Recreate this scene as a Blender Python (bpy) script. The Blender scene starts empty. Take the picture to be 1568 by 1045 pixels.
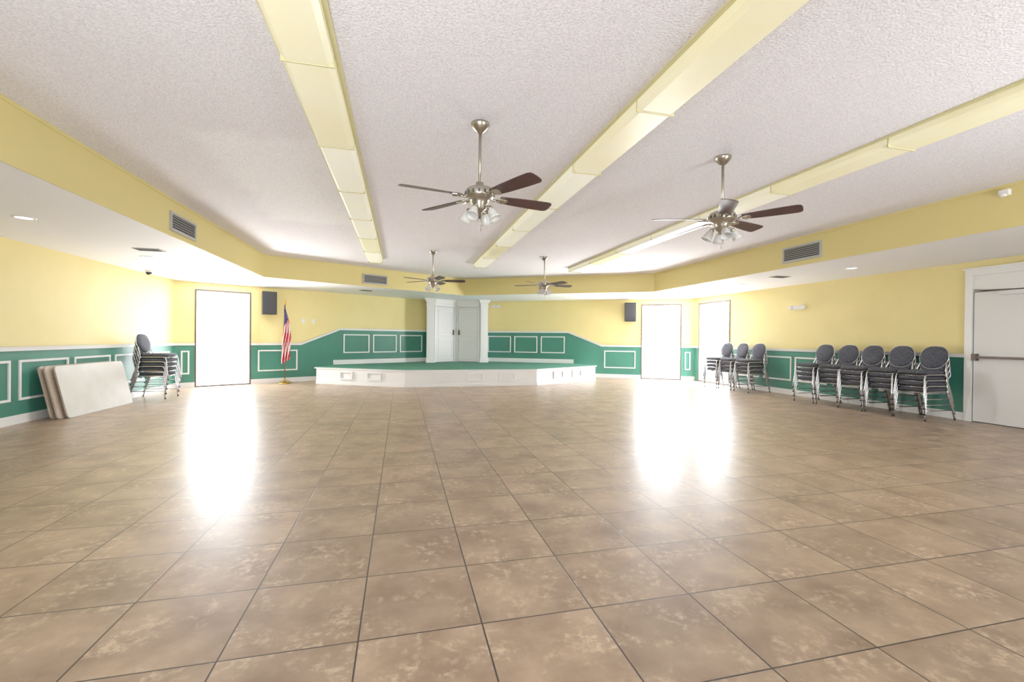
import bpy, bmesh, math, random
from mathutils import Vector, Matrix
random.seed(4)
scene = bpy.context.scene
scene.view_settings.view_transform = 'Standard'
scene.view_settings.exposure = 0.0
scene.view_settings.gamma = 1.16

# ------------------------------------------------------------ materials
def lin(c):
    out = []
    for v in c:
        v = v / 255.0
        out.append(v / 12.92 if v <= 0.04045 else ((v + 0.055) / 1.055) ** 2.4)
    return tuple(out) + (1.0,)

def mat(name, col, rough=0.5, metal=0.0, emis=None, estr=0.0, spec=0.5, coat=0.0,
        noise=None, bump=None):
    m = bpy.data.materials.new(name)
    m.use_nodes = True
    nt = m.node_tree
    b = nt.nodes['Principled BSDF']
    b.inputs['Base Color'].default_value = lin(col)
    b.inputs['Roughness'].default_value = rough
    b.inputs['Metallic'].default_value = metal
    b.inputs['Specular IOR Level'].default_value = spec
    b.inputs['Coat Weight'].default_value = coat
    if emis:
        b.inputs['Emission Color'].default_value = lin(emis)
        b.inputs['Emission Strength'].default_value = estr
    tc = nt.nodes.new('ShaderNodeTexCoord')
    if noise:
        sc, col2, lo, hi = noise
        n = nt.nodes.new('ShaderNodeTexNoise')
        n.inputs['Scale'].default_value = sc
        n.inputs['Detail'].default_value = 5
        nt.links.new(tc.outputs['Object'], n.inputs['Vector'])
        r = nt.nodes.new('ShaderNodeValToRGB')
        r.color_ramp.elements[0].position = lo
        r.color_ramp.elements[1].position = hi
        r.color_ramp.elements[0].color = lin(col)
        r.color_ramp.elements[1].color = lin(col2)
        nt.links.new(n.outputs['Fac'], r.inputs['Fac'])
        nt.links.new(r.outputs['Color'], b.inputs['Base Color'])
    if bump:
        sc, st, dist = bump
        n = nt.nodes.new('ShaderNodeTexNoise')
        n.inputs['Scale'].default_value = sc
        n.inputs['Detail'].default_value = 3
        nt.links.new(tc.outputs['Object'], n.inputs['Vector'])
        bp = nt.nodes.new('ShaderNodeBump')
        bp.inputs['Strength'].default_value = st
        bp.inputs['Distance'].default_value = dist
        nt.links.new(n.outputs['Fac'], bp.inputs['Height'])
        nt.links.new(bp.outputs['Normal'], b.inputs['Normal'])
    return m

M_yel = mat('yellow_wall_paint', (237, 221, 154), 0.55, noise=(1.5, (234, 216, 147), .35, .65), bump=(60, .15, .003))
M_fas = mat('yellow_fascia_paint', (214, 198, 130), 0.55, bump=(60, .15, .003))
M_grn = mat('green_wainscot_paint', (54, 120, 104), 0.45, noise=(2.0, (60, 127, 110), .35, .65))
M_wht = mat('white_trim_paint', (240, 240, 240), 0.35)
M_sof = mat('soffit_white', (248, 248, 251), 0.7, bump=(40, .15, .004))
M_off = mat('offwhite_door_paint', (228, 228, 228), 0.4)
M_carp = mat('green_stage_carpet', (72, 140, 120), 0.9, noise=(120, (60, 124, 104), .4, .6))
M_nick = mat('brushed_nickel', (184, 178, 166), 0.3, 1.0)
M_chr = mat('silver_tube_metal', (200, 200, 204), 0.22, 1.0)
M_dkm = mat('dark_bronze_frame', (92, 78, 70), 0.4, 0.2)
M_blk = mat('black_speaker_plastic', (34, 34, 38), 0.55)
M_grl = mat('speaker_grille', (46, 46, 50), 0.7, bump=(400, .5, .002))
M_seat = mat('dark_vinyl_edge', (40, 40, 45), 0.5)
M_fab = mat('slate_pattern_fabric', (56, 58, 68), 0.85, noise=(70, (86, 89, 100), .45, .6))
M_tab = mat('table_laminate', (226, 226, 222), 0.4, noise=(3, (219, 218, 213), .4, .6))
M_tbr = mat('table_tan_back', (190, 174, 158), 0.6, noise=(30, (178, 160, 144), .4, .6))
M_wood = mat('fan_blade_walnut', (76, 50, 48), 0.4, noise=(9, (62, 40, 38), .35, .7), spec=.5)
M_shade = mat('frosted_glass_shade', (206, 206, 204), 0.15, emis=(255, 250, 240), estr=0.02)
M_vdk = mat('vent_dark_interior', (70, 70, 72), 0.8)
M_vgr = mat('vent_grey_metal', (176, 176, 172), 0.5)
M_red = mat('flag_red', (190, 34, 50), 0.8)
M_fwh = mat('flag_white', (238, 232, 230), 0.8)
M_blu = mat('flag_blue', (40, 46, 110), 0.8, noise=(60, (210, 212, 230), .60, .64))
M_gold = mat('gold_pole_metal', (190, 150, 70), 0.3, 1.0)
M_pole = mat('flag_pole_wood', (120, 82, 50), 0.4)
M_lamp = mat('downlight_lens', (255, 255, 255), 0.4, emis=(255, 255, 252), estr=8.0)
M_diffA = mat('diffuser_aged', (238, 232, 188), 0.3, emis=(255, 250, 220), estr=0.13, noise=(2.2, (242, 238, 204), .35, .65))
M_diffB = mat('diffuser_cream', (243, 241, 216), 0.3, emis=(255, 252, 234), estr=0.18, noise=(2.2, (246, 245, 228), .35, .65))
M_hous = mat('fixture_housing', (206, 198, 150), 0.45)
M_out = mat('outside_concrete', (222, 221, 218), 0.9, noise=(4, (210, 209, 204), .4, .6))

# ceiling popcorn with a smoother repaired patch
M_ceil = bpy.data.materials.new('popcorn_ceiling'); M_ceil.use_nodes = True
nt = M_ceil.node_tree; b = nt.nodes['Principled BSDF']; b.inputs['Roughness'].default_value = .85
tc = nt.nodes.new('ShaderNodeTexCoord')
def N(t, **k):
    n = nt.nodes.new(t)
    for a, v in k.items(): setattr(n, a, v)
    return n
def math_(op, a, b_=None, c=None):
    n = nt.nodes.new('ShaderNodeMath'); n.operation = op
    for i, v in enumerate((a, b_, c)):
        if v is None: continue
        if isinstance(v, (int, float)): n.inputs[i].default_value = v
        else: nt.links.new(v, n.inputs[i])
    return n.outputs[0]
n1 = N('ShaderNodeTexNoise'); n1.inputs['Scale'].default_value = 75; n1.inputs['Detail'].default_value = 3
nt.links.new(tc.outputs['Object'], n1.inputs['Vector'])
n2 = N('ShaderNodeTexNoise'); n2.inputs['Scale'].default_value = 3.0; n2.inputs['Detail'].default_value = 6
nt.links.new(tc.outputs['Object'], n2.inputs['Vector'])
sep = N('ShaderNodeSeparateXYZ'); nt.links.new(tc.outputs['Object'], sep.inputs[0])
wob = math_('MULTIPLY', math_('SUBTRACT', n2.outputs['Fac'], .5), .5)
dx = math_('SUBTRACT', math_('ABSOLUTE', math_('ADD', sep.outputs['X'], 1.25)), .5)
dy = math_('SUBTRACT', math_('ABSOLUTE', math_('SUBTRACT', sep.outputs['Y'], 5.75)), 1.5)
dd = math_('ADD', math_('MAXIMUM', dx, dy), wob)
mr = N('ShaderNodeMapRange'); mr.inputs['From Min'].default_value = -.10; mr.inputs['From Max'].default_value = .12
nt.links.new(dd, mr.inputs['Value'])          # 0 in patch, 1 outside
mix = N('ShaderNodeMix', data_type='RGBA')
mix.inputs[6].default_value = lin((246, 245, 248)); mix.inputs[7].default_value = lin((238, 235, 240))
nt.links.new(mr.outputs[0], mix.inputs[0])
mr2 = N('ShaderNodeMapRange'); mr2.inputs['From Min'].default_value = .3; mr2.inputs['From Max'].default_value = .62
mr2.inputs['To Min'].default_value = .80; mr2.inputs['To Max'].default_value = 1.03
nt.links.new(n1.outputs['Fac'], mr2.inputs['Value'])
vm = N('ShaderNodeVectorMath', operation='SCALE')
nt.links.new(mix.outputs[2], vm.inputs[0]); nt.links.new(mr2.outputs[0], vm.inputs['Scale'])
nt.links.new(vm.outputs[0], b.inputs['Base Color'])
bp = N('ShaderNodeBump'); bp.inputs['Distance'].default_value = .014
st = math_('ADD', math_('MULTIPLY', mr.outputs[0], .4), .3)
nt.links.new(st, bp.inputs['Strength']); nt.links.new(n1.outputs['Fac'], bp.inputs['Height'])
nt.links.new(bp.outputs['Normal'], b.inputs['Normal'])

# floor tile
TILE = .495
M_floor = bpy.data.materials.new('ceramic_floor_tile'); M_floor.use_nodes = True
nt = M_floor.node_tree; b = nt.nodes['Principled BSDF']
tc = nt.nodes.new('ShaderNodeTexCoord')
mp = N('ShaderNodeMapping'); mp.inputs['Location'].default_value = (.155 + 20 * TILE, -2.355 + 20 * TILE, 0)
nt.links.new(tc.outputs['Object'], mp.inputs['Vector'])
br = N('ShaderNodeTexBrick'); br.offset = 0; br.squash = 1
br.inputs['Scale'].default_value = 1; br.inputs['Brick Width'].default_value = TILE; br.inputs['Row Height'].default_value = TILE
br.inputs['Mortar Size'].default_value = .0036; br.inputs['Mortar Smooth'].default_value = .1; br.inputs['Bias'].default_value = 0
br.inputs['Color1'].default_value = (0, 0, 0, 1); br.inputs['Color2'].default_value = (1, 1, 1, 1); br.inputs['Mortar'].default_value = (.5, .5, .5, 1)
nt.links.new(mp.outputs[0], br.inputs['Vector'])
# independent random number per tile from its integer cell
cell = N('ShaderNodeVectorMath', operation='SCALE'); cell.inputs['Scale'].default_value = 1/TILE
nt.links.new(mp.outputs[0], cell.inputs[0])
fl = N('ShaderNodeVectorMath', operation='FLOOR'); nt.links.new(cell.outputs[0], fl.inputs[0])
wn = N('ShaderNodeTexWhiteNoise'); wn.noise_dimensions = '2D'; nt.links.new(fl.outputs[0], wn.inputs['Vector'])
addv = N('ShaderNodeVectorMath', operation='MULTIPLY_ADD')
nt.links.new(wn.outputs['Color'], addv.inputs[0]); addv.inputs[1].default_value = (17, 23, 11); nt.links.new(tc.outputs['Object'], addv.inputs[2])
na = N('ShaderNodeTexNoise'); na.inputs['Scale'].default_value = 3.4; na.inputs['Detail'].default_value = 5; na.inputs['Roughness'].default_value = .58
nt.links.new(addv.outputs[0], na.inputs['Vector'])
mra = N('ShaderNodeMapRange'); mra.inputs['From Min'].default_value = .28; mra.inputs['From Max'].default_value = .72
nt.links.new(na.outputs['Fac'], mra.inputs['Value'])
ra = N('ShaderNodeMix', data_type='RGBA'); nt.links.new(mra.outputs[0], ra.inputs[0])
ra.inputs[6].default_value = lin((134, 110, 91)); ra.inputs[7].default_value = lin((184, 160, 136))
# travertine-like pale flecks clustered in parts of each tile
nb = N('ShaderNodeTexNoise'); nb.inputs['Scale'].default_value = 26; nb.inputs['Detail'].default_value = 6; nb.inputs['Roughness'].default_value = .68
nt.links.new(addv.outputs[0], nb.inputs['Vector'])
mrb = N('ShaderNodeMapRange'); mrb.inputs['From Min'].default_value = .49; mrb.inputs['From Max'].default_value = .64; mrb.inputs['To Max'].default_value = .7
nt.links.new(nb.outputs['Fac'], mrb.inputs['Value'])
ng = N('ShaderNodeTexNoise'); ng.inputs['Scale'].default_value = 5.0; ng.inputs['Detail'].default_value = 3
nt.links.new(addv.outputs[0], ng.inputs['Vector'])
gate = N('ShaderNodeMapRange'); gate.inputs['From Min'].default_value = .44; gate.inputs['From Max'].default_value = .64
nt.links.new(ng.outputs['Fac'], gate.inputs['Value'])
mx = N('ShaderNodeMix', data_type='RGBA'); nt.links.new(math_('MULTIPLY', mrb.outputs[0], gate.outputs[0]), mx.inputs[0])
nt.links.new(ra.outputs[2], mx.inputs[6]); mx.inputs[7].default_value = lin((220, 198, 170))
tv = N('ShaderNodeMapRange'); tv.inputs['To Min'].default_value = .90; tv.inputs['To Max'].default_value = 1.08
nt.links.new(wn.outputs['Value'], tv.inputs['Value'])
vm = N('ShaderNodeVectorMath', operation='SCALE'); nt.links.new(mx.outputs[2], vm.inputs[0]); nt.links.new(tv.outputs[0], vm.inputs['Scale'])
mg = N('ShaderNodeMix', data_type='RGBA'); nt.links.new(br.outputs['Fac'], mg.inputs[0])
nt.links.new(vm.outputs[0], mg.inputs[6]); mg.inputs[7].default_value = lin((60, 49, 42))
nt.links.new(mg.outputs[2], b.inputs['Base Color'])
b.inputs['Specular IOR Level'].default_value = .5
b.inputs['Roughness'].default_value = .33
bp = N('ShaderNodeBump'); bp.inputs['Strength'].default_value = .35; bp.inputs['Distance'].default_value = .003; bp.invert = True
nt.links.new(br.outputs['Fac'], bp.inputs['Height']); nt.links.new(bp.outputs['Normal'], b.inputs['Normal'])

M_glass = bpy.data.materials.new('clear_door_glass'); M_glass.use_nodes = True
nt = M_glass.node_tree; nt.nodes.remove(nt.nodes['Principled BSDF'])
o = nt.nodes['Material Output']; t = N('ShaderNodeBsdfTransparent'); g = N('ShaderNodeBsdfGlossy'); g.inputs['Roughness'].default_value = .02
ms = N('ShaderNodeMixShader'); ms.inputs[0].default_value = .06
nt.links.new(t.outputs[0], ms.inputs[1]); nt.links.new(g.outputs[0], ms.inputs[2]); nt.links.new(ms.outputs[0], o.inputs['Surface'])

# ------------------------------------------------------------ mesh builder
class MB:
    def __init__(s, M=None):
        s.bm = bmesh.new(); s.M = M or Matrix.Identity(4)
    def v(s, p): return s.bm.verts.new(s.M @ Vector(p))
    def f(s, vs, m=0, smooth=False):
        try:
            f = s.bm.faces.new(vs); f.material_index = m; f.smooth = smooth; return f
        except ValueError: return None
    def box(s, a, c, m=0):
        x0, y0, z0 = a; x1, y1, z1 = c
        V = [s.v(p) for p in ((x0,y0,z0),(x1,y0,z0),(x1,y1,z0),(x0,y1,z0),(x0,y0,z1),(x1,y0,z1),(x1,y1,z1),(x0,y1,z1))]
        for q in ((0,3,2,1),(4,5,6,7),(0,1,5,4),(1,2,6,5),(2,3,7,6),(3,0,4,7)): s.f([V[i] for i in q], m)
    def prism(s, pts, fn, d0, d1, m=0, mcap=None):
        A = [s.v(fn(p, d0)) for p in pts]; B = [s.v(fn(p, d1)) for p in pts]
        s.f(A[::-1], m); s.f(B, m if mcap is None else mcap)
        n = len(pts)
        for i in range(n): s.f([A[i], A[(i+1)%n], B[(i+1)%n], B[i]], m)
    def rings(s, rs, m=0, smooth=True, cap=True, closed=False):
        R = [[s.v(p) for p in r] for r in rs]; n = len(R[0]); k = len(R)
        for i in range(k if closed else k-1):
            a, b_ = R[i], R[(i+1)%k]
            for j in range(n): s.f([a[j], a[(j+1)%n], b_[(j+1)%n], b_[j]], m, smooth)
        if cap and not closed:
            s.f(R[0][::-1], m); s.f(R[-1], m)
    def tube(s, pts, r, m=0, seg=8, closed=False):
        pts = [Vector(p) for p in pts]; n = len(pts); rs = []; up = None
        for i, p in enumerate(pts):
            if closed: t = pts[(i+1)%n] - pts[i-1]
            else: t = pts[min(i+1,n-1)] - pts[max(i-1,0)]
            t.normalize()
            if up is None:
                up = Vector((0,0,1)) if abs(t.z) < .9 else Vector((1,0,0))
            a = t.cross(up)
            if a.length < 1e-4: a = t.cross(Vector((0,1,0)))
            a.normalize(); b_ = a.cross(t).normalized(); up = b_
            rs.append([p + a*(r*math.cos(2*math.pi*k/seg)) + b_*(r*math.sin(2*math.pi*k/seg)) for k in range(seg)])
        s.rings(rs, m, True, True, closed)
    def lathe(s, prof, c=(0,0,0), m=0, seg=24, M2=None):
        M2 = M2 or Matrix.Translation(c)
        s.rings([[M2 @ Vector((r*math.cos(2*math.pi*k/seg), r*math.sin(2*math.pi*k/seg), z)) for k in range(seg)] for r, z in prof], m)
    def obj(s, name, mats, loc=None, bevel=0, recalc=True):
        if recalc: bmesh.ops.recalc_face_normals(s.bm, faces=s.bm.faces[:])
        me = bpy.data.meshes.new(name); s.bm.to_mesh(me); s.bm.free()
        for q in mats: me.materials.append(q)
        ob = bpy.data.objects.new(name, me); scene.collection.objects.link(ob)
        if loc: ob.location = loc
        if bevel:
            md = ob.modifiers.new('bevel', 'BEVEL'); md.width = bevel; md.segments = 2; md.limit_method = 'ANGLE'
        return ob

def copy(ob, loc, rz=0):
    o2 = bpy.data.objects.new(ob.name.split('.')[0], ob.data); scene.collection.objects.link(o2)
    o2.location = loc; o2.rotation_euler = (0, 0, rz); return o2

# ------------------------------------------------------------ room geometry
XL, XR, YC, XC, YA, YB = -4.97, 8.48, 11.70, 1.755, 15.583, -3.0
HL, HU, TH = 2.44, 2.91, .16
class Fr:
    def __init__(s, p0, p1):
        s.p0 = Vector((p0[0], p0[1], 0)); d = Vector((p1[0], p1[1], 0)) - s.p0
        s.L = d.length; s.t = d.normalized(); s.n = Vector((s.t.y, -s.t.x, 0))
        s.M = Matrix((( s.t.x, s.n.x, 0, s.p0.x), (s.t.y, s.n.y, 0, s.p0.y), (0,0,1,0), (0,0,0,1)))
FL = Fr((XL, YB), (XL, YC)); FBL = Fr((XL, YC), (XC, YA)); FBR = Fr((XC, YA), (XR, YC)); FR = Fr((XR, YC), (XR, YB)); FRE = Fr((XR, YB), (XL, YB))
LB = FBL.L
def wall(name, fr, ops, ext=.0):
    mb = MB(fr.M); cur = -ext; top = HU + .1
    for (a, c, z0, z1) in sorted(ops):
        mb.box((cur, -TH, -.1), (a, 0, top)); 
        if z0 > 0: mb.box((a, -TH, -.1), (c, 0, z0))
        else: mb.box((a, -TH, -.1), (c, 0, 0))
        mb.box((a, -TH, z1), (c, 0, top)); cur = c
    mb.box((cur, -TH, -.1), (fr.L + ext, 0, top))
    return mb.obj(name, [M_yel])
DT = 2.28
opA = (.38, 1.54, 0, DT); opB = (LB-1.54, LB-.38, 0, DT); opC = (.18, 1.47, 0, DT)
rear = [(2.8, 4.4, 1.0, 2.3), (9.0, 10.6, 1.0, 2.3)]  # unseen windows, added and sized to bring more light into the room
sideR = []
sideL = []
wall('wall_left', FL, sideL, .0); wall('wall_back_left', FBL, [opA], .08); wall('wall_back_right', FBR, [opB], .08)
wall('wall_right', FR, [opC] + sideR, .0); wall('wall_rear', FRE, rear, .16)

mb = MB(); P = [(XL-.2, YB-.2), (XR+.2, YB-.2), (XR+.2, YC+.1), (XC, YA+.2), (XL-.2, YC+.1)]
mb.prism(P, lambda p, d: (p[0], p[1], d), -.12, 0); mb.obj('floor', [M_floor])
mb = MB(); mb.prism(P, lambda p, d: (p[0], p[1], d), HU, HU+.12); mb.obj('ceiling', [M_ceil])
inn = [(-2.8, -1.6), (-2.8, 10.4), (XC, 13.03), (6.33, 10.4), (6.33, -1.6)]
out = [(XL, YB), (XL, YC), (XC, YA), (XR, YC), (XR, YB)]
mb = MB()
for i in range(5):
    j = (i+1) % 5
    mb.prism([out[i], out[j], inn[j], inn[i]], lambda p, d: (p[0], p[1], d), HL, HL+.05)
mb.obj('ceiling_soffit', [M_sof])
fn = ['wall_fascia_left', 'wall_fascia_back_left', 'wall_fascia_back_right', 'wall_fascia_right', 'wall_fascia_rear']
for i in range(5):
    a, c = inn[i], inn[(i+1)%5]
    f = Fr(a, c); mb = MB(f.M)
    mb.box((0, 0, HL-.002), (f.L, .012, HU))
    mb.box((0, .012, HU-.03), (f.L, .022, HU))
    mb.obj(fn[i], [M_fas])

# wainscot / trims
wid = [0]
def trimname():
    wid[0] += 1; return 'trim_%d' % wid[0]
RZ = 1.0
def wains(fr, polys, name):
    mb = MB(fr.M)
    for p in polys: mb.prism(p, lambda q, d: (q[0], d, q[1]), 0, .008)
    mb.obj(name, [M_grn])
def bars(mb, segs, h=.055, dep=.032, m=0, z_off=0):
    for (s0, z0, s1, z1) in segs:
        mb.prism([(s0, z0-h/2), (s1, z1-h/2), (s1, z1+h/2), (s0, z0+h/2)], lambda q, d: (q[0], d, q[1]), 0, dep, m)
        mb.prism([(s0, z0+h/2-.012), (s1, z1+h/2-.012), (s1, z1+h/2), (s0, z0+h/2)], lambda q, d: (q[0], d, q[1]), 0, dep+.014, m)
def frame(mb, s0, s1, z0, z1, w=.032, dep=.024):
    mb.box((s0, 0, z0), (s1, dep, z0+w)); mb.box((s0, 0, z1-w), (s1, dep, z1))
    mb.box((s0, 0, z0+w), (s0+w, dep, z1-w)); mb.box((s1-w, 0, z0+w), (s1, dep, z1-w))
def rect(a, c, z0=0, z1=RZ): return [(a, z0), (c, z0), (c, z1), (a, z1)]
# left
wains(FL, [rect(0, FL.L)], 'trim_wainscot_left')
mb = MB(FL.M); bars(mb, [(0, RZ, FL.L, RZ)])
for a, c in [(6.35,7.28),(7.42,8.34),(8.47,9.37),(9.5,10.4),(10.53,11.45),(5.3,6.22),(4.25,5.17),(3.2,4.12),(2.15,3.07)]: frame(mb, a+3, c+3, .31, .85)
mb.obj(trimname(), [M_wht])
mb = MB(FL.M); mb.box((0, 0, 0), (FL.L, .02, .12)); mb.obj('baseboard_left', [M_wht])
# right (s = 11.7 - Y)
D4a, D4b = 6.62, 7.86
wains(FR, [rect(0, .18), rect(1.47, D4a), rect(D4b, FR.L)], 'trim_wainscot_right')
mb = MB(FR.M); bars(mb, [(1.47, RZ, D4a, RZ), (D4b, RZ, FR.L, RZ), (0, RZ, .18, RZ)])
for a, c in [(1.6,2.5),(2.63,3.43),(3.52,4.3),(4.43,5.2),(5.33,6.1)]: frame(mb, a, c, .31, .85)
mb.obj(trimname(), [M_wht])
mb = MB(FR.M); mb.box((1.47, 0, 0), (D4a, .02, .12)); mb.box((D4b, 0, 0), (FR.L, .02, .12)); mb.obj('baseboard_right', [M_wht])
# back left / right (mirrored)
def sx(X): return (X + 4.97) / .866
s1, s2 = sx(-2.61), sx(-1.69); SZ = 1.42; ST = .42
mir = lambda pts: [(LB - a, z) for a, z in pts]
polyM = [(1.54, 0), (LB, 0), (LB, SZ), (s2, SZ), (s1, RZ), (1.54, RZ)]
segs = [(0, RZ, .38, RZ), (1.54, RZ, s1, RZ), (s1, RZ, s2, SZ), (s2, SZ, sx(.8), SZ)]
frs = [(.12, .28, .31, .85), (sx(-3.5), sx(-2.68), .31, .85), (sx(-1.6), sx(-.92), .74, 1.28), (sx(-.82), sx(-.14), .74, 1.28), (sx(-.04), sx(.66), .74, 1.28)]
for fr, mm, nm in ((FBL, False, 'back_left'), (FBR, True, 'back_right')):
    pl = [rect(0, .38), polyM]
    if mm: pl = [mir(p) for p in pl]
    wains(fr, pl, 'trim_wainscot_' + nm)
    mb = MB(fr.M)
    bars(mb, [(LB-a, z0, LB-c, z1) for a, z0, c, z1 in segs] if mm else segs)
    for a, c, z0, z1 in frs:
        if mm: a, c = LB-c, LB-a
        frame(mb, a, c, z0, z1)
    mb.obj(trimname(), [M_wht])
    mb = MB(fr.M)
    for a, c, z0, z1 in [(0, .38, 0, .12), (1.54, sx(-1.98), 0, .12), (sx(-1.85), sx(.78), ST, ST+.13)]:
        if mm: a, c = LB-c, LB-a
        mb.box((a, 0, z0), (c, .022, z1))
    mb.obj('baseboard_' + nm, [M_wht])

# glass doors
def gdoor(name, fr, a, c, z1=DT, z0=0.0, mull=False):
    mb = MB(fr.M); w = .035
    mb.box((a, -.12, z0), (a+w, .016, z1)); mb.box((c-w, -.12, z0), (c, .016, z1)); mb.box((a+w, -.12, z1-w), (c-w, .016, z1)); mb.box((a+w, -.12, z0), (c-w, .0, z0+.03))
    if mull: mb.box(((a+c)/2-.02, -.1, z0+.03), ((a+c)/2+.02, -.04, z1-w))
    mb.box((a+w, -.075, z0+.03), (c-w, -.07, z1-w), 1)
    return mb.obj(name, [M_dkm, M_glass])
gdoor('door_1', FBL, *opA[:2]); gdoor('door_2', FBR, *opB[:2]); gdoor('door_3', FR, *opC[:2])
k = 1
for fr, lst in ((FRE, rear), (FR, sideR), (FL, sideL)):
    for a, c, z0, z1 in lst:
        gdoor('added_rear_window_%d' % k, fr, a, c, z1, z0, True); k += 1
for fr, lst in ((FRE, rear), (FR, sideR + [opC]), (FL, sideL), (FBL, [opA]), (FBR, [opB])):
    for a, c, z0, z1 in lst:
        ld = bpy.data.lights.new('daylight_portal', 'AREA'); ld.shape = 'RECTANGLE'; ld.size = c-a; ld.size_y = z1-z0
        ld.cycles.is_portal = True
        lo = bpy.data.objects.new('daylight_portal', ld); scene.collection.objects.link(lo)
        lo.location = fr.p0 + fr.t*((a+c)/2) - fr.n*.2 + Vector((0,0,(z0+z1)/2))
        lo.rotation_euler = fr.n.to_track_quat('-Z', 'Z').to_euler()
        if z0 == 0:      # added uplight outside each glass door, brightens the soffits and far ceiling
            ld = bpy.data.lights.new('door_uplight_fill', 'AREA'); ld.shape = 'RECTANGLE'; ld.size = 1.8; ld.size_y = 1.6; ld.energy = 1150; ld.color = (1, .985, .96)
            lo = bpy.data.objects.new('door_uplight_fill', ld); scene.collection.objects.link(lo)
            lo.location = fr.p0 + fr.t*((a+c)/2) - fr.n*1.5 + Vector((0,0,-.08))
            lo.rotation_euler = (fr.n*.35 + Vector((0,0,1))).to_track_quat('-Z', 'Y').to_euler()

# added fill lights out of view behind the camera, tilted up to brighten the ceiling
for (x, y) in ((-.9, -1.4), (4.4, -1.4)):
    ld = bpy.data.lights.new('ceiling_fill', 'AREA'); ld.shape = 'RECTANGLE'; ld.size = 1.4; ld.size_y = 1.0; ld.energy = 80; ld.color = (.92, .96, 1); ld.spread = math.radians(110)
    lo = bpy.data.objects.new('ceiling_fill', ld); scene.collection.objects.link(lo)
    lo.location = (x, y, .6); lo.rotation_euler = Vector((0, 1.0, .8)).to_track_quat('-Z', 'Y').to_euler()

# right exit door
mb = MB(FR.M); a, c = D4a, D4b
for q in ((a, 0, 0, a+.09, .045, 2.30), (c-.09, 0, 0, c, .045, 2.30), (a, 0, 2.22, c, .05, 2.31), (a-.015, 0, 2.31, c+.015, .07, 2.335), (a+.09, 0, 1.98, c-.09, .035, 2.03)):
    mb.box(q[:3], q[3:], 0)
mb.box((a+.09, 0, 2.03), (c-.09, .014, 2.22), 0)
mb.box((a+.09, 0, 0), (c-.09, .006, 1.98), 3)
mb.box((a+.105, 0, .012), (c-.105, .022, 1.965), 1)
mb.box((a+.13, .022, .965), (c-.13, .075, 1.0), 2)
mb.box((a+.11, .022, .93), (a+.17, .085, 1.035), 2); mb.box((c-.2, .022, .93), (c-.11, .085, 1.035), 2)
mb.box((a+.42, .022, 1.90), (a+.70, .08, 1.955), 1)
mb.tube([(a+.56, .06, 1.97), (a+.3, .14, 1.975), (a+.12, .05, 2.0)], .009, 2)
for z in (.25, 1.0, 1.75): mb.box((c-.11, .02, z), (c-.095, .035, z+.11), 2)
mb.obj('door_4', [M_wht, M_off, M_dkm, M_vdk])

# ------------------------------------------------------------ stage
mb = MB()
SP = [(-2.1, 12.4), (.1, 11.13), (3.41, 11.13), (5.61, 12.4), (5.46, 13.43), (XC, YA-.02), (-1.95, 13.43)]
mb.prism(SP, lambda p, d: (p[0], p[1], d), 0, ST-.03, 0)
cx, cy = XC, 13.2
def grow(p, k): 
    v = Vector((p[0]-cx, p[1]-cy)); return (cx+v.x*(1+k), cy+v.y*(1+k))
SP2 = [grow(p, .012) for p in SP[:4]] + SP[4:]
mb.prism(SP2, lambda p, d: (p[0], p[1], d), ST-.03, ST-.005, 0)
mb.prism(SP, lambda p, d: (p[0], p[1], d), ST-.005, ST, 1)
for i, pan in ((0, [(.72,1.1),(1.5,1.9)]), (1, [(.66,1.08),(1.49,1.9),(2.31,2.73)]), (2, [(.65,1.05),(1.45,1.85)])):
    p, q = SP[i], SP[i+1]
    f = Fr(p, q)
    sub = Matrix(((f.t.x, f.n.x, 0, p[0]), (f.t.y, f.n.y, 0, p[1]), (0,0,1,0), (0,0,0,1)))
    old = mb.M; mb.M = sub
    mb.box((0, 0, 0), (f.L, .018, .07), 0)
    for a, c in pan: frame(mb, a, c, .13, .34, .032, .035)
    mb.M = old
mb.obj('stage_platform', [M_wht, M_carp])

# closet on stage : two doors in a shallow V alcove between pilasters, under a crown
mb = MB(); y0 = 14.40; HT = HL - .003
def vfn(p, d): return (p[0], p[1], d)
L0, R0, AP = (1.0, y0+.05), (2.51, y0+.05), (XC, y0+.47)
mb.prism([(.80, y0+.05), L0, AP, R0, (2.71, y0+.05), (2.71, 14.98), (XC, 15.52), (.80, 14.98)], vfn, ST, HT, 0)
for a, c in ((.78, 1.02), (2.49, 2.73)):
    mb.box((a, y0-.06, ST), (c, y0+.05, HT), 0)
    mb.box((a-.02, y0-.09, ST), (c+.02, y0+.05, ST+.14), 0)
    mb.box((a-.02, y0-.085, HL-.22), (c+.02, y0+.05, HL-.18), 0)
    mb.box((a-.04, y0-.11, HL-.11), (c+.04, y0+.05, HT-.04), 0)
    mb.box((a-.07, y0-.15, HL-.045), (c+.07, y0+.05, HT), 0)
    mb.box((a+.05, y0-.07, ST+.25), (c-.05, y0-.06, HL-.32), 0)
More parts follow.
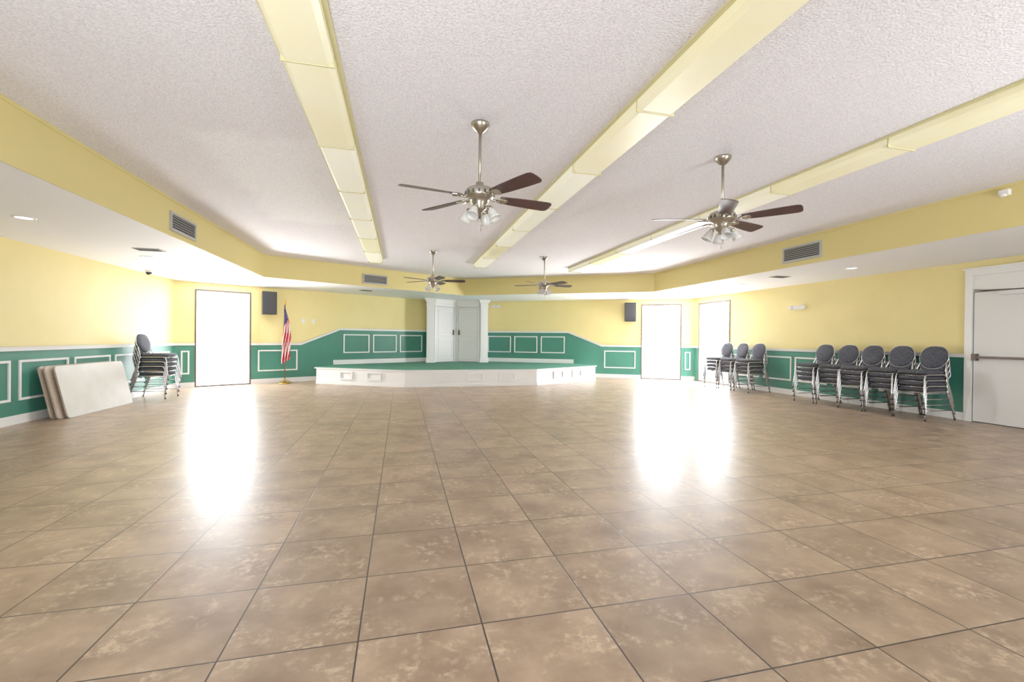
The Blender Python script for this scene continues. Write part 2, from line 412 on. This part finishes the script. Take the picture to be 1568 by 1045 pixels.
for p, q in ((L0, AP), (AP, R0)):
    fr = Fr(p, q); o_ = mb.M; mb.M = fr.M
    Lh = fr.L
    mb.box((0, 0, HL-.15), (Lh, .035, HT-.04), 0); mb.box((0, 0, HL-.05), (Lh, .08, HT), 0)
    mb.box((.03, 0, ST), (.085, .03, HL-.17), 0); mb.box((Lh-.085, 0, ST), (Lh-.03, .03, HL-.17), 0); mb.box((.03, 0, HL-.23), (Lh-.03, .03, HL-.17), 0)
    mb.box((.085, 0, ST), (Lh-.085, .006, HL-.23), 3)
    mb.box((.095, .0, ST+.01), (Lh-.095, .018, HL-.24), 1)
    for z0, z1 in ((ST+.12, 1.18), (1.30, 2.08)):
        frame(mb, .17, Lh-.17, z0, z1, .02, .028)
    xk = Lh-.125 if q == AP else .125
    mb.box((xk-.012, .018, 1.30), (xk+.012, .07, 1.46), 2)
    mb.M = o_
mb.obj('stage_closet', [M_wht, M_off, M_dkm, M_vdk])

# ------------------------------------------------------------ strip lights
def strip(xc):
    mb = MB(); ye, L = 10.22, 1.22; n = 10
    zc = HU; w = .145
    mb.box((xc-w-.03, ye-L*n, zc-.014), (xc+w+.03, ye, zc), 2)
    for i in range(n):
        y1 = ye - i*L; y0_ = y1 - L
        m = 0 if i in (5, 6, 1) else 1
        prof = [(-w, 0), (-w, -.05), (-w+.03, -.078), (w-.03, -.078), (w, -.05), (w, 0)]
        rs = [[(xc+p[0], y, zc-.012+p[1]) for p in prof] for y in (y0_+.006, y1-.006)]
        mb.rings(rs, m, False, True)
        mb.box((xc-w-.003, y0_-.006, zc-.094), (xc+w+.003, y0_+.006, zc-.01), 2)
    mb.box((xc-w-.006, ye-.01, zc-.1), (xc+w+.006, ye+.012, zc), 2)
    return mb.obj('fluorescent_ceiling_light', [M_diffA, M_diffB, M_hous])
for x in (-.55, 1.755, 4.06): strip(x)

# ------------------------------------------------------------ ceiling fan (origin at ceiling)
def fan_mesh(angs):
    mb = MB(); zb = -.56
    mb.lathe([(.075, 0), (.075, -.012), (.068, -.03), (.04, -.06), (.022, -.075), (.012, -.08)], m=0)
    mb.tube([(0, 0, -.07), (0, 0, zb+.07)], .0125, 0, 12)
    mb.lathe([(.014, zb+.10), (.03, zb+.09), (.035, zb+.06), (.075, zb+.05), (.108, zb+.035), (.118, zb+.01), (.118, zb-.02), (.108, zb-.035),
              (.085, zb-.05), (.07, zb-.055), (.07, zb-.075), (.055, zb-.09), (.055, zb-.12), (.035, zb-.135), (.02, zb-.15), (.008, zb-.17), (.001, zb-.172)], m=0, seg=32)
    for k in range(16):
        a = 2*math.pi*k/16; R = Matrix.Rotation(a, 4, 'Z'); o = mb.M; mb.M = R
        mb.box((.112, -.008, zb-.018), (.121, .008, zb+.008), 3); mb.M = o
    for ang in angs:
        R = Matrix.Rotation(math.radians(ang), 4, 'Z')
        o = mb.M
        mb.M = R @ Matrix.Translation((0, 0, zb-.03)) 
        mb.tube([(.085, 0, 0), (.13, 0, -.006), (.17, 0, -.003)], .010, 0, 8)
        mb.tube([(.13, 0, -.004), (.16, .03, 0), (.215, .035, .0)], .006, 0, 6)
        mb.tube([(.13, 0, -.004), (.16, -.03, 0), (.215, -.035, .0)], .006, 0, 6)
        mb.M = R @ Matrix.Translation((0, 0, zb-.025)) @ Matrix.Rotation(math.radians(-13), 4, 'X')
        mb.prism([(.15,-.02),(.20,-.045),(.235,-.03),(.245,0),(.235,.03),(.20,.045),(.15,.02)], lambda p, d: (p[0], p[1], d), -.006, -.001, 0)
        pts = [(.17,-.045),(.30,-.058),(.50,-.068),(.60,-.069),(.625,-.060),(.635,-.04),(.638,0),(.635,.04),(.625,.060),(.60,.069),(.50,.068),(.30,.058),(.17,.045)]
        mb.prism(pts, lambda p, d: (p[0], p[1], d), 0, .006, 1)
        mb.M = o
    for k in range(4):
        a = 2*math.pi*(k+.5)/4; d = Vector((math.cos(a), math.sin(a), 0))
        p0 = Vector((0,0,zb-.105)); p1 = d*.075 + Vector((0,0,zb-.10)); p2 = d*.09 + Vector((0,0,zb-.12))
        mb.tube([p0, p1, p2], .008, 0, 8)
        ax = (d*.55 + Vector((0,0,-1))).normalized()
        M2 = Matrix.Translation(p2) @ ax.to_track_quat('Z', 'Y').to_matrix().to_4x4()
        mb.lathe([(.018, -.012), (.022, .0), (.022, .02)], m=0, seg=16, M2=M2)
        mb.lathe([(.019, .012), (.031, .025), (.037, .05), (.040, .075), (.052, .10), (.049, .10), (.037, .075), (.032, .05), (.026, .03), (.01, .018)], m=2, seg=20, M2=M2)
    mb.tube([(.02, .02, zb-.14), (.02, .02, zb-.27)], .002, 0, 6); mb.lathe([(.001,.012),(.006,0),(.001,-.012)], (.02,.02,zb-.28), 0, 8)
    mb.tube([(-.02, -.02, zb-.14), (-.02, -.02, zb-.23)], .002, 0, 6)
    return mb.obj('ceiling_fan', [M_nick, M_wood, M_shade, M_vdk])
def rot(phi): return math.radians(phi - 13.84)
fa = fan_mesh([-72, 0, 68, 117, 180]); fa.location = (.60, 3.56, HU); fa.rotation_euler = (0, 0, rot(25))
f0 = fan_mesh([72*i for i in range(5)])
f0.location = (2.90, 3.62, HU); f0.rotation_euler = (0, 0, rot(34))
copy(f0, (.60, 9.0, HU), rot(8)); copy(f0, (2.90, 9.0, HU), rot(20))

# ------------------------------------------------------------ banquet chairs
def chair(mb, M):
    o = mb.M; mb.M = o @ M
    def rr(hx, hy, r, z, cxx=.25):
        pts = []
        for qx, qy, a0 in ((1,1,0),(-1,1,90),(-1,-1,180),(1,-1,270)):
            for k in range(5):
                a = math.radians(a0 + 22.5*k); pts.append((cxx+qx*(hx-r)+r*math.cos(a), qy*(hy-r)+r*math.sin(a), z))
        return pts
    mb.rings([rr(.20,.19,.06,.435), rr(.215,.205,.07,.442), rr(.222,.212,.075,.458)], 1)
    mb.rings([rr(.222,.212,.075,.458), rr(.222,.212,.075,.478), rr(.205,.195,.07,.497), rr(.14,.13,.05,.505)], 2)
    for sy in (-1, 1):
        y = sy*.205
        mb.tube([(.50, sy*.222, .0), (.485, sy*.218, .12), (.455, y, .38), (.44, y, .425), (.40, y, .435), (.10, y, .435), (.03, y, .44)], .011, 0)
        mb.tube([(-.11, sy*.225, .0), (-.07, sy*.22, .14), (.01, sy*.212, .36), (.03, sy*.208, .44), (.01, sy*.2, .52), (-.035, sy*.175, .62), (-.06, sy*.16, .70)], .011, 0)
        mb.tube([(.485, sy*.219, .15), (-.065, sy*.219, .15)], .008, 0, 6)
        for x in (.50, -.11): mb.lathe([(.014, 0), (.015, .02), (.012, .022)], (x, sy*.2225, 0), 1, 8)
    mb.tube([(.44, -.205, .42), (.44, .205, .42)], .009, 0, 6); mb.tube([(.04, -.2, .425), (.04, .2, .425)], .009, 0, 6)
    outl = []
    for k in range(28):
        a = 2*math.pi*k/28; ca, sa = math.cos(a), math.sin(a)
        yy = .20*math.copysign(abs(ca)**.66, ca); zz = math.copysign(abs(sa)**.78, sa)
        if zz < 0: yy *= (1 - .22*abs(zz)); zz *= .17
        else: yy *= (1 - .12*abs(zz)); zz *= .19
        outl.append((yy, zz))
    zc = .685; lean = math.radians(14)
    def pp(k, sc, d):
        yy, zz = outl[k]; yy *= sc; zz *= sc
        return (-.035 - zz*math.sin(lean) + d*math.cos(lean), yy, zc + zz*math.cos(lean) + d*math.sin(lean))
    n = len(outl)
    mb.rings([[pp(k, s_, d) for k in range(n)] for s_, d in ((.9, -.022), (1, -.012), (1, .008))], 1)
    mb.rings([[pp(k, s_, d) for k in range(n)] for s_, d in ((.985, .008), (.97, .018), (.86, .030), (.55, .036))], 2)
    mb.tube([pp(k, 1.01, -.004) for k in range(n)], .010, 0, 6, True)
    mb.M = o
def stack_mesh(n=4):
    mb = MB()
    for i in range(n): chair(mb, Matrix.Translation((.012*i, 0, .088*i)))
    return mb.obj('banquet_chair_stack', [M_chr, M_seat, M_fab])
s0 = stack_mesh(4)
def place(o, x, y, a): o.location = (x, y, 0); o.rotation_euler = (0, 0, math.radians(a))
place(s0, 8.24, 5.36, 180)
for x, y, a in ((8.23, 5.83, 181), (8.22, 6.30, 179), (8.24, 6.77, 181), (8.22, 7.24, 179), (8.22, 8.95, 182), (8.22, 9.47, 178), (8.2, 10.0, 182)):
    copy(s0, (x, y, 0), math.radians(a))
s5 = stack_mesh(5); place(s5, -4.78, 10.02, -3)

# ------------------------------------------------------------ folding tables leaning on left wall
def table(xb, yc, top_m, L=1.60, W=.76, zb=0.0, lean=13):
    mb = MB(); pts = []; r = .05
    for qx, qy, a0 in ((1,1,0),(-1,1,90),(-1,-1,180),(1,-1,270)):
        for k in range(5):
            a = math.radians(a0+22.5*k); pts.append((qx*(L/2-r)+r*math.cos(a), W/2+qy*(W/2-r)+r*math.sin(a)))
    mb.prism(pts, lambda p, d: (p[0], p[1], d), -.022, 0, 1, top_m)
    mb.box((-L/2+.05, .04, -.04), (L/2-.05, .06, -.022), 2); mb.box((-L/2+.05, W-.06, -.04), (L/2-.05, W-.04, -.022), 2)
    for sx_ in (-1, 1):
        mb.tube([(sx_*(L/2-.15), .1, -.032), (sx_*.08, .1, -.032), (sx_*.08, W-.1, -.032), (sx_*(L/2-.15), W-.1, -.032)], .011, 2)
    ob = mb.obj('folding_table', [M_tab, M_tbr, M_dkm])
    le = math.radians(lean)
    X = Vector((0, 1, 0)); Y = Vector((-math.sin(le), 0, math.cos(le))); Z = X.cross(Y)
    ob.matrix_world = Matrix(((X.x, Y.x, Z.x, xb), (X.y, Y.y, Z.y, yc), (X.z, Y.z, Z.z, zb), (0,0,0,1)))
table(-4.60, 8.55, 0, zb=.002); table(-4.66, 8.46, 1, zb=.004); table(-4.72, 8.44, 1, zb=.006, lean=12.5)

# ------------------------------------------------------------ flag
def flag(x, y):
    mb = MB(Matrix.Translation((x, y, 0)))
    mb.lathe([(.0, 0), (.14, 0), (.145, .012), (.12, .03), (.05, .045), (.025, .07), (.022, .12), (.001, .12)], m=0, seg=24)
    for k in range(3):
        a = k*2.09+.4; mb.tube([(.03*math.cos(a), .03*math.sin(a), .09), (.19*math.cos(a), .19*math.sin(a), .012)], .008, 0)
    mb.tube([(0, 0, .06), (0, 0, 2.02)], .0125, 1, 10)
    mb.lathe([(.013, 2.0), (.022, 2.02), (.012, 2.04), (.026, 2.07), (.018, 2.10), (.002, 2.16)], m=0, seg=12)
    nc, nr = 30, 44; G = []
    for j in range(nr+1):
        v = j/nr; row = []
        z = 2.0 - 1.5*v
        wdt = .05 + .17*min(1, v*1.6)**.8 - .02*v
        for i in range(nc+1):
            u = i/nc
            xx = .0 + wdt*(u-.30) + .02*math.sin(v*5)
            yy = -.035 + .035*math.sin(u*19 + v*1.5)*(.4+.6*min(1, v*2))
            zz = z + .12*u*v - .25*u*(1-v)*.6
            row.append(mb.v((xx, yy, zz)))
        G.append(row)
    for j in range(nr):
        for i in range(nc):
            u, v = i/nc, j/nr
            q = (u*6 + v*5.5)
            m = 2 if int(q) % 2 == 0 else 3
            if v < .36 - .22*u and u < .75: m = 4
            mb.f([G[j][i], G[j][i+1], G[j+1][i+1], G[j+1][i]], m, True)
    return mb.obj('american_flag_on_stand', [M_gold, M_pole, M_red, M_fwh, M_blu], recalc=False)
flag(-2.86, 12.48)

# ------------------------------------------------------------ wall things
def speaker(fr, s):
    mb = MB(fr.M @ Matrix.Translation((s, 0, 1.75)))
    mb.box((-.03, 0, .2), (.03, .07, .38), 2)
    mb.prism([(-.17, .30), (.17, .30), (.12, .06), (-.12, .06)], lambda p, d: (p[0], p[1], d), 0, .57, 0)
    mb.box((-.155, .30, .015), (.155, .312, .555), 1)
    mb.obj('wall_speaker', [M_blk, M_grl, M_dkm], bevel=.006)
speaker(FBL, sx(-3.34)); speaker(FBR, LB - sx(-3.36))

def vent(fr, s, z0, z1, w, off=0):
    mb = MB(fr.M @ Matrix.Translation((0, .012, 0)))
    a, c = s-w/2, s+w/2
    mb.box((a, 0, z0), (c, .008+off, z1), 1)
    frame(mb, a-.025, c+.025, z0-.025, z1+.025, .03, .022+off)
    n = int((z1-z0)/.028)
    for i in range(n):
        z = z0 + (i+.5)*(z1-z0)/n
        mb.prism([(z-.002, .006+off), (z+.003, .006+off), (z-.006, .02+off), (z-.011, .02+off)], lambda p, d: (d, p[1], p[0]), a, c, 2)
    return mb.obj('air_vent', [M_vgr, M_vdk, M_vgr])
ffl = Fr(inn[0], inn[1]); ffbl = Fr(inn[1], inn[2]); ffr = Fr(inn[3], inn[4])
vent(ffl, 6.78+1.6, 2.53, 2.72, .66); vent(ffbl, 2.5, 2.53, 2.72, .6); vent(ffr, 10.4-6.0, 2.54, 2.75, .68)

def downlight(x, y):
    mb = MB(Matrix.Translation((x, y, HL)))
    mb.lathe([(.095, 0), (.095, -.006), (.075, -.010), (.072, -.003)], m=0, seg=28)
    mb.lathe([(.072, -.002), (.070, -.005), (.001, -.006)], m=1, seg=28)
    mb.obj('recessed_downlight', [M_wht, M_lamp])
for x, y in ((-3.9, 5.9), (-3.9, 8.3), (7.35, 6.0), (7.3, 8.45), (-3.9, 3.5), (7.4, 3.6)): downlight(x, y)
def reg(x, y, rz):
    mb = MB()
    mb.box((-.17, -.10, -.008), (.17, .10, 0), 0)
    for i in range(7): mb.box((-.15, -.085+i*.025, -.012), (.15, -.075+i*.025, -.008), 1)
    o = mb.obj('ceiling_register', [M_vgr, M_vdk]); o.location = (x, y, HL); o.rotation_euler = (0, 0, rz)
reg(-3.55, 7.6, 0); reg(7.07, 7.2, 0); reg(-.9, 12.5, .52); 

# emergency lights
mb = MB(FR.M @ Matrix.Translation((11.7-8.09, 0.002, 1.94)))
mb.box((-.11, 0, -.045), (.11, .06, .045), 0)
for sg in (-1, 1):
    mb.tube([(sg*.11, .04, 0), (sg*.15, .05, .0)], .012, 0)
    M2 = Matrix.Translation((sg*.16, .04, 0)) @ Matrix.Rotation(math.radians(-90), 4, 'X')
    mb.lathe([(.02, -.02), (.045, .0), (.05, .04), (.044, .045), (.001, .046)], m=0, seg=18, M2=M2)
mb.obj('emergency_light', [M_wht], bevel=.006)
mb = MB(FBR.M @ Matrix.Translation((1.55, 0.002, 2.26)))
mb.box((-.05, 0, -.03), (.05, .05, .03), 0)
for sg in (-1, 1):
    M2 = Matrix.Translation((sg*.09, .03, 0)) @ Matrix.Rotation(math.radians(-90), 4, 'X')
    mb.lathe([(.03, -.02), (.055, .0), (.058, .03), (.05, .036), (.001, .037)], m=0, seg=18, M2=M2)
mb.obj('emergency_light', [M_wht])
for X in (-2.55, -2.32):
    mb = MB(FBL.M @ Matrix.Translation((sx(X), 0, 1.62)))
    mb.box((-.04, 0, -.06), (.04, .007, .06), 0); mb.box((-.012, .007, -.022), (.012, .014, .022), 0); mb.obj('light_switch', [M_wht], bevel=.002)
mb = MB(ffr.M @ Matrix.Translation((10.4-3.45, 0.013, 2.82)))
mb.box((-.045, 0, -.035), (.045, .05, .03), 0); mb.lathe([(.001, -.03), (.025, -.025), (.035, 0)], (0, .045, -.02), 0, 16)
mb.obj('motion_sensor', [M_wht], bevel=.006)
mb = MB(Matrix.Translation((-4.72, 10.1, HL)))
mb.lathe([(.06, 0), (.062, -.02), (.055, -.03)], m=0, seg=20)
mb.lathe([(.05, -.03), (.045, -.055), (.025, -.075), (.001, -.08)], m=1, seg=20)
mb.obj('security_dome_camera', [M_wht, M_seat])
mb = MB(Matrix.Translation((3.15, 1.55, HU)))
mb.lathe([(.035, 0), (.035, -.006), (.012, -.012), (.010, -.04), (.022, -.045), (.001, -.047)], m=0, seg=16); mb.obj('fire_sprinkler', [M_wht])

mb = MB(); mb.box((-40, -40, -.6), (45, 50, -.4), 0); mb.obj('ground_outside', [M_out])

# ------------------------------------------------------------ world
w = bpy.data.worlds.new('World'); scene.world = w; w.use_nodes = True
bg = w.node_tree.nodes['Background']; bg.inputs[0].default_value = (.90, .95, 1.0, 1); bg.inputs[1].default_value = 27.0

# ------------------------------------------------------------ camera
cd = bpy.data.cameras.new('camera'); cam = bpy.data.objects.new('camera', cd); scene.collection.objects.link(cam)
cd.sensor_width = 36; cd.lens = 36*690/1568.0; cd.clip_start = .05; cd.clip_end = 200
th = math.radians(13.84); pi_ = math.radians(.316); ro = .0093
fw = Vector((math.sin(th)*math.cos(pi_), math.cos(th)*math.cos(pi_), -math.sin(pi_)))
ri = Vector((math.cos(th), -math.sin(th), 0)); up = ri.cross(fw)
r2 = ri*math.cos(ro) + up*math.sin(ro); u2 = up*math.cos(ro) - ri*math.sin(ro)
cam.matrix_world = Matrix(((r2.x, u2.x, -fw.x, 0), (r2.y, u2.y, -fw.y, 0), (r2.z, u2.z, -fw.z, 1.2), (0,0,0,1)))
scene.camera = cam
